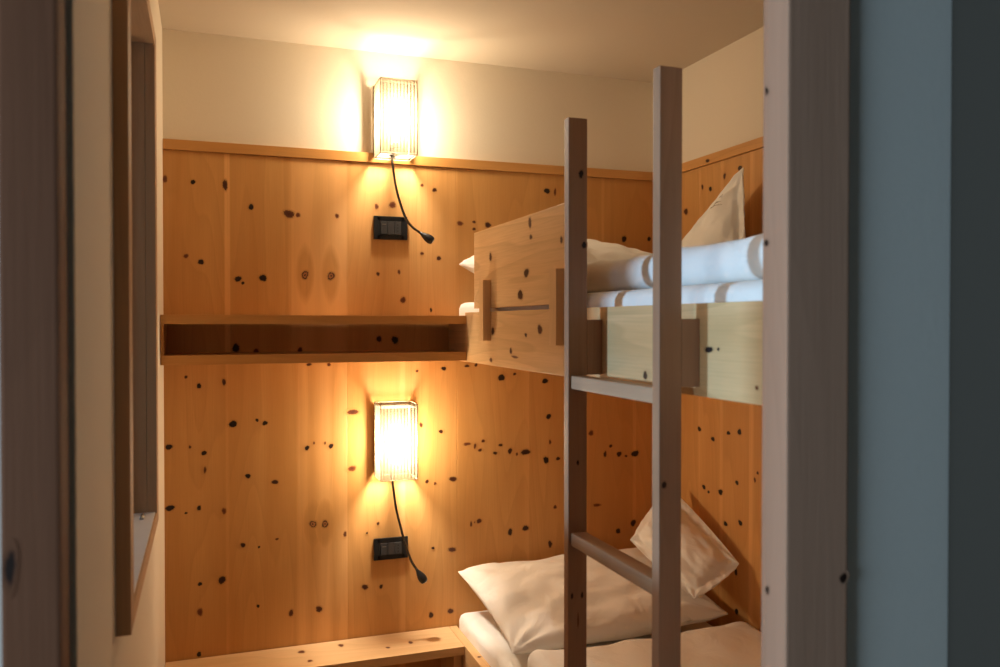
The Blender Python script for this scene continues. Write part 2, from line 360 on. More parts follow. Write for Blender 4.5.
def knots(bm, key, plane, val, side, lift=0.0004, tone=0.5):
    """Knots inlaid in a face: discs a hair proud of the wood, blended out at the rim."""
    lay = bm.verts.layers.float_color['knot']
    rnd = random.Random(key)
    tone_of = tone if callable(tone) else (lambda x, y: tone)
    todo = []
    for (a, b, ra, rb, t) in KNOTS[key]:
        if t == 1.0: todo.append((a, b + 0.004, ra * 2.5, rb * 6.5, -1))      # flame figure round a ringed knot
        todo.append((a, b, ra * 1.3, rb * 1.3, t))
    for idx, (a, b, ra, rb, t) in enumerate(todo):
        n = 24 if t >= 0 else 40
        flame = t < 0
        lf = lift * (0.4 if flame else 1.0) + idx * 4e-6
        def P(x, y):
            if plane == 'y': return Vector((a + x * ra, val + side * lf, b + y * rb))
            if plane == 'x': return Vector((val + side * lf, a + x * ra, b + y * rb))
            return Vector((a + x * ra, b + y * rb, val + side * lf))
        rot = rnd.uniform(-0.3, 0.3)
        rings = []
        for j, s in enumerate((1.0, 0.8, 0.62, 0.48, 0.32, 0.16)):
            ring = []
            for k in range(n):
                q = 2 * math.pi * k / n
                w = 1 + 0.10 * math.sin(2 * q + rot * 9) + 0.06 * math.sin(3 * q + rot * 21)
                if flame: w = 1.0
                px = math.cos(q) * (abs(math.cos(q)) ** 0.3 if flame else 1)
                v = bm.verts.new(P(px * s * w, math.sin(q) * s * w))
                tn = tone_of(a + math.cos(q) * s * w * ra, b + math.sin(q) * s * w * rb)
                v[lay] = (0, 0, max(0, min(1, tn - 0.24 * min(1, (1 - s) / 0.4))), 1) if flame else (1 - s, t, tn - (0.24 if t == 1.0 else 0), 1)
                ring.append(v)
            rings.append(ring)
        c = bm.verts.new(P(0, 0)); c[lay] = (0, 0, tone_of(a, b) - 0.24, 1) if flame else (1, t, tone_of(a, b), 1)
        want = Vector((side if plane == 'x' else 0, side if plane == 'y' else 0, side if plane == 'z' else 0))
        fs = []
        for j in range(len(rings) - 1):
            for k in range(n):
                fs.append(bm.faces.new((rings[j][k], rings[j][(k + 1) % n], rings[j + 1][(k + 1) % n], rings[j + 1][k])))
        for k in range(n): fs.append(bm.faces.new((rings[-1][k], rings[-1][(k + 1) % n], c)))
        for f in fs:
            f.normal_update()
            if f.normal.dot(want) < 0: f.normal_flip()

def empty(name, loc, label=None, cat=None, group=None):
    o = bpy.data.objects.new(name, None)
    o.empty_display_size = 0.05
    COL.objects.link(o); o.location = loc
    tag(o, label, cat, group)
    return o

def tag(o, label=None, cat=None, group=None, kind=None):
    if label: o['label'] = label
    if cat: o['category'] = cat
    if group: o['group'] = group
    if kind: o['kind'] = kind
    return o

def world_loc(o):
    p = Vector((0, 0, 0))
    while o is not None:
        p += Vector(o.location); o = o.parent
    return p

def obj(name, bm, mat, parent=None, label=None, loc=None):
    """Link a bmesh drawn in world coordinates as one mesh object."""
    base = world_loc(parent) if parent is not None else Vector((0, 0, 0))
    own = Vector(loc) if loc is not None else base
    for v in bm.verts: v.co -= own
    if name != 'panelling': bmesh.ops.recalc_face_normals(bm, faces=bm.faces[:])
    me = bpy.data.meshes.new(name)
    bm.to_mesh(me); bm.free()
    me.materials.append(mat)
    o = bpy.data.objects.new(name, me)
    COL.objects.link(o)
    if parent is not None:
        o.parent = parent
        o.location = own - base
    else:
        o.location = own
    if label: o['label'] = label
    return o

def struct(name, bm, mat):
    return tag(obj(name, bm, mat), kind='structure')

# ---------------------------------------------------------------- room shell
XL, XR, YB, ZC = -0.118, 1.570, 2.700, 2.408

bm = new_bm()
nb = 16
for i in range(nb):
    x0 = -2.0 + i * 0.25
    box(bm, x0 + 0.001, x0 + 0.249, -1.2, 2.80, -0.03, 0.0, tone=0.4 + 0.2 * ((i * 7) % 5) / 5)
struct('floor', bm, M['floor'])

bm = new_bm(); box(bm, -0.40, 1.75, 0.84, 2.90, ZC, ZC + 0.08)
struct('ceiling', bm, M['ceiling'])

bm = new_bm(); box(bm, -0.40, 1.75, YB + 0.012, YB + 0.16, 0.0, ZC)
wall_back = struct('wall_back', bm, M['plaster'])
bm = new_bm(); box(bm, XR + 0.010, XR + 0.16, 0.80, YB + 0.012, 0.0, ZC)
wall_right = struct('wall_right', bm, M['plaster'])

# left wall with the framed opening cut through it
OY0, OY1, OZ0, OZ1 = 1.27, 1.95, 1.10, 2.125
bm = new_bm()
box(bm, XL - 0.20, XL, 0.89, OY0, 0.0, ZC)
box(bm, XL - 0.20, XL, OY1, YB + 0.012, 0.0, ZC)
box(bm, XL - 0.20, XL, OY0, OY1, 0.0, OZ0)
box(bm, XL - 0.20, XL, OY0, OY1, OZ1, ZC)
struct('wall_left', bm, M['plaster'])

def strip_wall(bm, axis, val, side, prof, z0, z1, seams, depth=0.010):
    """Panelling face with a tone profile across it and a fine groove at each seam.
    prof: (coordinate, tone) pairs, tone 0.5 neutral."""
    def tone_at(c):
        for (a, ta), (b, tb) in zip(prof, prof[1:]):
            if a <= c <= b: return ta + (tb - ta) * (c - a) / max(b - a, 1e-6)
        return prof[-1][1]
    cols = []
    for c, t in prof: cols.append((c, 0.0, t))
    for s in seams:
        ts = tone_at(s)
        cols += [(s - 0.0012, 0.0, tone_at(s - 0.0012)), (s, -0.0005, ts - 0.06), (s + 0.0012, 0.0, tone_at(s + 0.0012))]
    cols.sort()
    lay = bm.verts.layers.float_color['knot']
    rows = []
    for z in (z0, z1):
        row = []
        for c, d, t in cols:
            off = val + side * d
            v = bm.verts.new((c, off, z) if axis == 'y' else (off, c, z))
            v[lay] = (0, 0, max(0, min(1, t)), 1)
            row.append(v)
        rows.append(row)
    want = Vector((0, side, 0)) if axis == 'y' else Vector((side, 0, 0))
    for i in range(len(cols) - 1):
        if cols[i + 1][0] - cols[i][0] < 1e-7: continue
        f = bm.faces.new((rows[0][i], rows[0][i + 1], rows[1][i + 1], rows[1][i]))
        f.normal_update()
        if f.normal.dot(want) < 0: f.normal_flip()
    # the boards' own body behind the face
    c0, c1 = cols[0][0], cols[-1][0]
    if axis == 'y': box(bm, c0, c1, val + 0.002, val + 0.0118, z0, z1)
    else: box(bm, val + 0.002, val + 0.0098, c0, c1, z0, z1)

e = 0.0004
up_prof = [(XL, .45), (0.055, .46), (0.060, .72), (0.072, .72), (0.076, .47), (0.245, .45), (0.252, .55), (0.262, .66), (0.30, .72), (0.345, .62), (0.40, .74), (0.43, .68), (0.438, .55),
           (0.62, .55), (0.798, .54), (0.802, .48), (0.95, .42), (1.062, .42), (1.068, .46), (1.20, .42), (1.345, .45), (1.350, .55), (1.358, .55), (1.362, .42), (XR, .40)]
lo_prof = [(XL, .42), (0.056, .42), (0.060, .54), (0.068, .54), (0.072, .44), (0.27, .43), (0.277, .58), (0.30, .60), (0.32, .48), (0.352, .62), (0.372, .64), (0.39, .48), (0.415, .62), (0.432, .66), (0.436, .5),
           (0.60, .50), (0.612, .64), (0.622, .64), (0.628, .5), (0.80, .52), (0.806, .46), (1.02, .42), (1.055, .55), (1.066, .58), (1.072, .44), (1.30, .42), (1.474, .42), (1.478, .55), (1.488, .55), (1.492, .42), (XR, .42)]
bm = new_bm()
strip_wall(bm, 'y', YB, -1, up_prof, 1.40, 2.042, [0.067, 0.254, 0.438, 0.801, 1.066, 1.355])
strip_wall(bm, 'y', YB, -1, lo_prof, 0.0, 1.40, [0.067, 0.276, 0.434, 0.804, 1.069, 1.482])
def prof_tone(prof, c):
    for (a, ta), (b, tb) in zip(prof, prof[1:]):
        if a <= c <= b: return ta + (tb - ta) * (c - a) / max(b - a, 1e-6)
    return prof[-1][1]
knots(bm, 'back', 'y', YB, -1, tone=lambda x, z: prof_tone(up_prof if z > 1.40 else lo_prof, x))
obj('panelling', bm, M['panel'], wall_back)

rp = [(0.91, .45), (1.20, .5), (1.215, .6), (1.23, .48), (1.55, .42), (1.75, .5), (1.90, .44), (2.05, .5), (2.062, .58), (2.075, .48), (2.11, .5), (2.125, .66), (2.135, .66), (2.14, .48), (2.27, .46), (2.278, .6), (2.288, .6), (2.295, .48), (2.40, .5), (2.412, .58), (2.42, .46), (2.56, .44), (YB, .42)]
bm = new_bm()
strip_wall(bm, 'x', XR, -1, rp, 0.0, 2.042, [1.22, 1.55, 1.75, 1.90, 2.065, 2.13, 2.283, 2.413, 2.56])
knots(bm, 'right', 'x', XR, -1, tone=lambda y, z: prof_tone(rp, y))
obj('panelling', bm, M['panel'], wall_right)

bm = new_bm(); box(bm, XL + 0.001, XR - 0.012, YB - 0.008, YB + 0.011, 2.043, 2.074, 0.0015)
struct('trim_1', bm, M['panel_trim'])
bm = new_bm(); box(bm, XR - 0.008, XR + 0.009, 0.905, YB - 0.0, 2.043, 2.074, 0.0015)
knots(bm, 'trimright', 'x', XR - 0.008, -1)
struct('trim_2', bm, M['panel_trim_y'])

# framed opening in the left wall
win = empty('window_1', (XL, 1.61, 1.10)); tag(win, kind='structure')
FX = -0.098
IY0, IY1, IZ0, IZ1 = 1.300, 1.908, 1.115, 2.110
bm = new_bm()
for (y0, y1) in ((1.250, IY0), (IY1, 1.968)): box(bm, XL + 0.0005, FX, y0, y1, 1.087, 2.140, 0.0012)
box(bm, XL - 0.20, XL, OY0, IY0, OZ0, OZ1)
box(bm, XL - 0.20, XL, IY1, OY1, OZ0, OZ1)
obj('window_frame', bm, M['sill'], win)
bm = new_bm()
box(bm, XL + 0.0005, FX, IY0, IY1, 1.087, IZ0, 0.0012)
box(bm, XL - 0.20, XL + 0.0005, IY0, IY1, OZ0, IZ0 - 0.001)
obj('window_sill', bm, M['sill_y'], win)
bm = new_bm(); box(bm, XL - 0.195, FX - 0.0035, IY0 + 0.0005, IY1 - 0.0005, IZ0 + 0.0002, IZ0 + 0.0025, 0.0005)
obj('sill_slab', bm, M['sill_top'], win)
bm = new_bm()
box(bm, XL + 0.0005, FX, IY0, IY1, IZ1, 2.140, 0.0012)
box(bm, XL - 0.20, XL + 0.0005, IY0, IY1, IZ1 + 0.001, OZ1)
obj('window_head', bm, M['sill_y'], win)
bm = new_bm()   # stop bead the casement closes against
box(bm, XL - 0.045, XL - 0.030, IY1 - 0.010, IY1, IZ0, IZ1, 0.001)
box(bm, XL - 0.045, XL - 0.030, IY0, IY0 + 0.010, IZ0, IZ1, 0.001)
box(bm, XL - 0.045, XL - 0.030, IY0 + 0.01, IY1 - 0.01, IZ0 - 0.001, IZ0 + 0.004, 0.001)
obj('stop_bead', bm, M['sill'], win)
for (y, s) in ((1.86, 1), (1.52, -1)):
    bm = new_bm(); tube(bm, [(XL - 0.006, y - 0.02, IZ0 + 0.004), (XL - 0.006, y + 0.02, IZ0 + 0.004)], 0.004, 8)
    obj('hinge', bm, M['steel'], win)

# doorway the camera looks through
bm = new_bm()
box(bm, 0.700, 1.75, 0.812, 0.900, 0.0, ZC)
struct('wall_front_right', bm, M['corridor'])
bm = new_bm(); box(bm, -1.99, -0.132, 0.812, 0.889, 0.0, ZC)
struct('wall_front_left', bm, M['corridor'])
bm = new_bm(); box(bm, -0.132, 0.700, 0.812, 0.889, 2.06, ZC)
struct('wall_front_top', bm, M['corridor'])
bm = new_bm(); box(bm, 0.901, 1.05, -1.2, 0.811, 0.0, ZC)
struct('wall_corridor_right', bm, M['anthracite'])
bm = new_bm(); box(bm, -1.99, 1.05, -1.3, -1.201, 0.0, ZC)  # unseen corridor shell, added and kept dark to hold light off the ladder
struct('wall_corridor_back', bm, M['anthracite'])
bm = new_bm()
for (y0, y1, z0, z1) in ((-1.2, -0.06, 0, ZC), (0.56, 0.811, 0, ZC), (-0.06, 0.56, 0, 0.79), (-0.06, 0.56, 2.11, ZC)):
    box(bm, -1.99, -1.80, y0, y1, z0, z1)
struct('wall_corridor_left', bm, M['anthracite'])
bm = new_bm(); box(bm, -1.99, 1.05, -1.3, 0.811, ZC, ZC + 0.08)
struct('ceiling_corridor', bm, M['anthracite'])

door = empty('door_frame', (0.26, 0.82, 0.0)); tag(door, kind='structure')
door.name = 'door_1'
bm = new_bm(); box(bm, 0.640, 0.730, 0.800, 0.842, 0.0, 2.06, 0.003)
box(bm, 0.672, 0.6995, 0.8425, 0.888, 0.0, 2.06)
knots(bm, 'postx', 'x', 0.640, -1); knots(bm, 'posty', 'y', 0.800, -1)
obj('door_post', bm, M['frame_z'], door)
bm = new_bm(); box(bm, -0.164, XL, 0.800, 0.845, 0.0, 2.06, 0.003)
knots(bm, 'casing', 'y', 0.800, -1)
obj('door_post', bm, M['frame_dark'], door)
bm = new_bm(); box(bm, -0.164, 0.730, 0.800, 0.842, 2.061, 2.14, 0.003)
obj('door_head', bm, M['frame_x'], door)
bm = new_bm(); box(bm, -0.1315, -0.124, 0.8455, 0.8885, 0.0, 2.06)  # dark strip filling the recess behind the left post
obj('dark_gap_strip', bm, M['hollow_dark'], door)
bm = new_bm(); box(bm, 0.7301, 0.7345, 0.806, 0.8119, 0.0, 2.06)  # dark strip that paints the shadow gap beside the right post
obj('dark_gap_strip', bm, M['hollow_dark'], door)

# ---------------------------------------------------------------- wall shelf and bench
shelf = empty('wall_shelf', (0.33, YB, 1.40), 'long open-fronted pine box shelf running across the panelled wall between the two lamps', 'shelf')
SX0, SX1, SY0, SY1 = XL + 0.001, 0.7735, 2.490, YB - 0.0035
bm = new_bm(); box(bm, SX0, SX1, SY0, SY1, 1.517, 1.543, 0.0012); obj('shelf_top', bm, M['shelf'], shelf)
bm = new_bm(); box(bm, SX0, SX1, SY0, SY1, 1.402, 1.429, 0.0012)
obj('shelf_bottom', bm, M['shelf'], shelf)
bm = new_bm(); box(bm, SX0, SX0 + 0.008, SY0 + 0.001, SY1, 1.4292, 1.5168); obj('end_panel', bm, M['panel'], shelf)

bench = empty('wall_bench', (0.33, YB, 0.0), 'low narrow pine bench along the back wall, ending at the lower bed', 'bench')
bm = new_bm(); box(bm, SX0, 0.7735, 2.511, SY1, 0.465, 0.492, 0.0015); knots(bm, 'bench', 'z', 0.492, 1)
obj('seat_board', bm, M['bed_x'], bench)
for x in (SX0 + 0.0, 0.30, 0.745):
    bm = new_bm(); box(bm, x, x + 0.026, 2.535, SY1 - 0.001, 0.0, 0.4648, 0.001)
    obj('support_panel', bm, M['bed_z'], bench)

# ---------------------------------------------------------------- beds
BX = 0.774
upper = empty('upper_bunk_bed', (1.17, 1.8, 1.398), 'pale pine upper bunk with a raised guard board behind the ladder', 'bunk bed')
bm = new_bm(); box(bm, BX, BX + 0.028, 0.905, 2.508, 1.398, 1.553, 0.0015); box(bm, BX, BX + 0.028, 2.5081, SY1, 1.398, 1.542); knots(bm, 'board', 'x', BX, -1)
obj('side_board', bm, M['bed'], upper)
bm = new_bm(); box(bm, BX, BX + 0.024, 1.672, 2.414, 1.564, 1.794, 0.0015); knots(bm, 'guard', 'x', BX, -1)
obj('guard_board', bm, M['bed'], upper)
for (y0, y1) in ((2.255, 2.292), (1.731, 1.772)):
    bm = new_bm(); box(bm, 0.750, BX - 0.0005, y0, y1, 1.469, 1.644, 0.0015)
    obj('guard_cleat', bm, M['bed_z'], upper)
bm = new_bm(); box(bm, BX + 0.0285, XR - 0.004, 0.905, SY1, 1.415, 1.430)
obj('bed_base', bm, M['bed_x'], upper)

lower = empty('lower_bunk_bed', (1.17, 1.8, 0.0), 'low pale pine bed base under the bunk, at the end of the bench', 'bed')
bm = new_bm(); box(bm, BX, BX + 0.028, 0.905, SY1, 0.03, 0.492, 0.0015); knots(bm, 'bedtop', 'z', 0.492, 1)
obj('side_board', bm, M['bed'], lower)
bm = new_bm(); box(bm, BX + 0.0285, XR - 0.004, 0.905, SY1, 0.335, 0.350)
obj('bed_base', bm, M['bed_x'], lower)
for y in (0.93, 1.80, 2.62):
    bm = new_bm(); box(bm, BX + 0.0285, XR - 0.004, y, y + 0.028, 0.0, 0.3348)
    obj('support_panel', bm, M['bed_z'], lower)

def rounded_slab(x0, x1, y0, y1, z0, z1, r, step=0.02, amp=0.0, freq=6.0, seed=0.0, topamp=0.0, rise=0.0):
    bm = new_bm()
    nx, ny, nz = (max(2, int(round((b - a) / step))) for a, b in ((x0, x1), (y0, y1), (z0, z1)))
    nz = max(nz, 5)
    grid = {}
    def vert(i, j, k):
        key = (i, j, k)
        if key in grid: return grid[key]
        p = Vector((x0 + (x1 - x0) * i / nx, y0 + (y1 - y0) * j / ny, z0 + (z1 - z0) * k / nz))
        c = Vector((min(max(p.x, x0 + r), x1 - r), min(max(p.y, y0 + r), y1 - r), min(max(p.z, z0 + r), z1 - r)))
        d = p - c
        if d.length > 1e-6:
            m = max(abs(d.x), abs(d.y), abs(d.z))
            p = c + d.normalized() * m
        if amp or topamp:
            q = p * freq + Vector((seed, seed, seed))
            n = noise.noise(q) + 0.5 * noise.noise(q * 2.3)
            nrm = d.normalized() if d.length > 1e-6 else Vector((0, 0, 1 if k > nz / 2 else 0))
            if k == 0: nrm = Vector((0, 0, 0))
            p += nrm * n * amp
            if k > nz / 2: p.z += topamp * n
        if rise and p.y < 1.32: p.z += rise * (1.32 - p.y) * k / nz     # plumper towards the foot
        grid[key] = bm.verts.new(p)
        return grid[key]
    def quad(a, b, c, d):
        f = bm.faces.new((vert(*a), vert(*b), vert(*c), vert(*d))); f.smooth = True
    for i in range(nx):
        for j in range(ny):
            quad((i, j, 0), (i, j + 1, 0), (i + 1, j + 1, 0), (i + 1, j, 0))
            quad((i, j, nz), (i + 1, j, nz), (i + 1, j + 1, nz), (i, j + 1, nz))
    for i in range(nx):
        for k in range(nz):
            quad((i, 0, k), (i + 1, 0, k), (i + 1, 0, k + 1), (i, 0, k + 1))
            quad((i, ny, k), (i, ny, k + 1), (i + 1, ny, k + 1), (i + 1, ny, k))
    for j in range(ny):
        for k in range(nz):
            quad((0, j, k), (0, j, k + 1), (0, j + 1, k + 1), (0, j + 1, k))
            quad((nx, j, k), (nx, j + 1, k), (nx, j + 1, k + 1), (nx, j, k + 1))
    return bm

MX0, MX1 = 0.8035, 1.560
tag(obj('mattress', rounded_slab(MX0, MX1, 0.915, 2.690, 1.4305, 1.588, 0.022, amp=0.0012, freq=8, rise=0.0), M['linen'], loc=(1.18, 1.8, 1.4305)),
    'mattress in a white fitted sheet on the upper bunk', 'mattress')
tag(obj('mattress', rounded_slab(MX0, MX1, 0.915, 2.690, 0.3505, 0.540, 0.022, amp=0.0015, freq=8, seed=4), M['linen'], loc=(1.18, 1.8, 0.3505)),
    'mattress in a white fitted sheet on the lower bed beside the bench', 'mattress')

tag(obj('duvet', rounded_slab(0.856, 1.555, 0.93, 1.93, 1.5915, 1.668, 0.034, step=0.014, amp=0.004, freq=7, seed=2, topamp=0.004, rise=0.05), M['linen'], loc=(1.18, 1.4, 1.588)),
    'thick white duvet on the upper bunk, lit by cool daylight behind the ladder', 'duvet')
tag(obj('duvet', rounded_slab(0.835, 1.555, 0.93, 2.135, 0.5435, 0.608, 0.030, step=0.014, amp=0.005, freq=6, seed=9, topamp=0.007), M['linen'], loc=(1.19, 1.5, 0.540)),
    'creased white duvet on the lower bed behind the foot of the ladder', 'duvet')

# ---------------------------------------------------------------- pillows
def pillow_fn(c00, c10, c11, c01, nrm, top, bot, flange=0.0, pinch=0.06, seed=0.0, wr=0.010, floor=None, profile=0.5):
    """Surface of a cushion from its four corners. Returns f(s, t, side) with s, t in 0..1."""
    c00, c10, c11, c01 = map(Vector, (c00, c10, c11, c01))
    nrm = Vector(nrm).normalized()
    mid = (c00 + c10 + c11 + c01) / 4
    W = ((c10 - c00).length + (c11 - c01).length) / 2
    H = ((c01 - c00).length + (c11 - c10).length) / 2
    def f(s, t, side):
        a, b = 2 * s - 1, 2 * t - 1
        p = c00 * (1 - s) * (1 - t) + c10 * s * (1 - t) + c11 * s * t + c01 * (1 - s) * t
        ux = (c10 - c00).normalized(); uy = (c01 - c00).normalized()
        p -= ux * a * pinch * W * 0.5 * (1 - b * b) * abs(a)
        p -= uy * b * pinch * H * 0.5 * (1 - a * a) * abs(b)
        fa, fb = flange / (W / 2), flange / (H / 2)
        ia, ib = min(1, abs(a) / (1 - fa)), min(1, abs(b) / (1 - fb))
        e_ = max(0.0, (1 - ia ** 2.6) * (1 - ib ** 2.6))
        h = e_ ** profile
        q = Vector((a * 1.6, b * 1.6, seed + side * 3))
        fold = noise.noise(q * 1.3) * 0.9 + noise.noise(q * 3.1) * 0.45
        # creases run in from the corners
        ang = math.atan2(abs(b) - 1, abs(a) - 1)
        rad = math.hypot(abs(a) - 1, abs(b) - 1)
        cr = math.sin(ang * 9 + seed * 2 + (1 if a > 0 else 0) * 2 + (1 if b > 0 else 0)) * math.exp(-rad * 2.4) * min(1, rad * 5)
        disp = (top if side > 0 else -bot) * h + (0.0018 * side)
        disp += wr * (fold * min(1, e_ * 4) + 0.55 * cr) * (1 if side > 0 else 0.5)
        if e_ <= 0.02: disp += 0.004 * noise.noise(q * 4)
        p = p + nrm * disp
        if floor is not None: p.z = max(p.z, floor + 0.0015 + (0.0012 if side > 0 else 0))
        return p
    return f

def pillow_mesh(f, n=56):
    bm = new_bm()
    # denser samples near the seams
    ss = [0.5 - 0.5 * math.cos(math.pi * i / n) for i in range(n + 1)]
    ss = [0.5 * x + 0.5 * i / n for i, x in enumerate(ss)]
    G = {}
    for side in (1, -1):
        for i in range(n + 1):
            for j in range(n + 1):
                G[side, i, j] = bm.verts.new(f(ss[i], ss[j], side))
    for i in range(n):
        for j in range(n):
            a = bm.faces.new((G[1, i, j], G[1, i + 1, j], G[1, i + 1, j + 1], G[1, i, j + 1])); a.smooth = True
            b = bm.faces.new((G[-1, i, j], G[-1, i, j + 1], G[-1, i + 1, j + 1], G[-1, i + 1, j])); b.smooth = True
    def rim(seq):
        for p, q in zip(seq, seq[1:]):
            a = bm.faces.new((G[1, *p], G[-1, *p], G[-1, *q], G[1, *q])); a.smooth = True
    rim([(i, 0) for i in range(n + 1)]); rim([(n, j) for j in range(n + 1)])
    rim([(i, n) for i in range(n, -1, -1)]); rim([(0, j) for j in range(n, -1, -1)])
    return bm

f = pillow_fn((0.795, 2.655, 0.688), (0.815, 2.190, 0.585), (1.505, 2.150, 0.628), (1.535, 2.640, 0.70), (-0.02, -0.12, 1), 0.066, 0.075, pinch=0.05, seed=1.3, wr=0.022, floor=0.540)
tag(obj('pillow', pillow_mesh(f), M['linen'], loc=(1.16, 2.4, 0.541)), 'large soft white pillow lying flat across the head of the lower bed', 'pillow')
f = pillow_fn((0.806, 2.675, 1.718), (0.830, 2.19, 1.640), (1.34, 2.16, 1.66), (1.40, 2.640, 1.74), (0.0, -0.12, 1), 0.088, 0.07, pinch=0.05, seed=7.7, wr=0.018, floor=1.588)
tag(obj('pillow', pillow_mesh(f), M['linen'], loc=(1.16, 2.4, 1.589)), 'large white pillow at the head of the upper bunk, half hidden by the guard board', 'pillow')

# small flanged cushions leaning on the right wall
f = pillow_fn((1.500, 2.480, 0.958), (1.315, 2.42, 0.806), (1.385, 2.15, 0.69), (1.530, 2.130, 0.787), (-0.62, -0.30, 0.50), 0.045, 0.030, flange=0.026, pinch=-0.06, seed=3.1, wr=0.013)
tag(obj('cushion', pillow_mesh(f), M['linen'], loc=(1.42, 2.27, 0.75)), 'small flanged white cushion leaning on the right wall above the lower bed', 'cushion')
fu = pillow_fn((1.500, 2.075, 1.980), (1.490, 2.420, 1.775), (1.40, 2.33, 1.62), (1.44, 1.985, 1.66), (-0.92, -0.25, 0.28), 0.050, 0.030, flange=0.030, pinch=-0.02, seed=5.2, wr=0.014)
cu = tag(obj('cushion', pillow_mesh(fu), M['linen'], loc=(1.46, 2.2, 1.70)), 'small white cushion standing on its corner on the upper bunk, printed with a faint emblem', 'cushion')

# ---------------------------------------------------------------- ladder
ladder = empty('bunk_ladder', (0.718, 1.376, 0.0), 'tall straight wooden ladder standing upright against the upper bunk', 'ladder')
for key, (y0, y1) in (('rail_near', (1.186, 1.209)), ('rail_far', (1.545, 1.567))):
    bm = new_bm(); box(bm, 0.697, 0.739, y0, y1, 0.0, 1.938, 0.0025)
    knots(bm, key, 'y', y0, -1)
    obj('rail', bm, M['ladder'], ladder)
for z in (1.399, 1.078, 0.757, 0.436, 0.115):
    bm = new_bm(); box(bm, 0.7025, 0.7365, 1.2092, 1.5448, z - 0.0135, z + 0.0135, 0.004)
    obj('rung', bm, M['rung'], ladder)
for (y0, y1) in ((1.1865, 1.215), (1.545, 1.573)):
    bm = new_bm(); box(bm, 0.7393, BX - 0.0005, y0, y1, 1.414, 1.527, 0.001)
    obj('hanging_block', bm, M['ladder'], ladder)

# ---------------------------------------------------------------- wall lamps and sockets
def bez(pts, n=10):
    """Catmull-Rom through pts."""
    P = [Vector(p) for p in pts]
    P = [P[0] * 2 - P[1]] + P + [P[-1] * 2 - P[-2]]
    out = []
    for i in range(1, len(P) - 2):
        for k in range(n):
            t = k / n
            a, b, c, d = P[i - 1:i + 3]
            out.append(0.5 * ((2 * b) + (c - a) * t + (2 * a - 5 * b + 4 * c - d) * t * t + (3 * b - a - 3 * c + d) * t ** 3))
    out.append(P[-2])
    return out

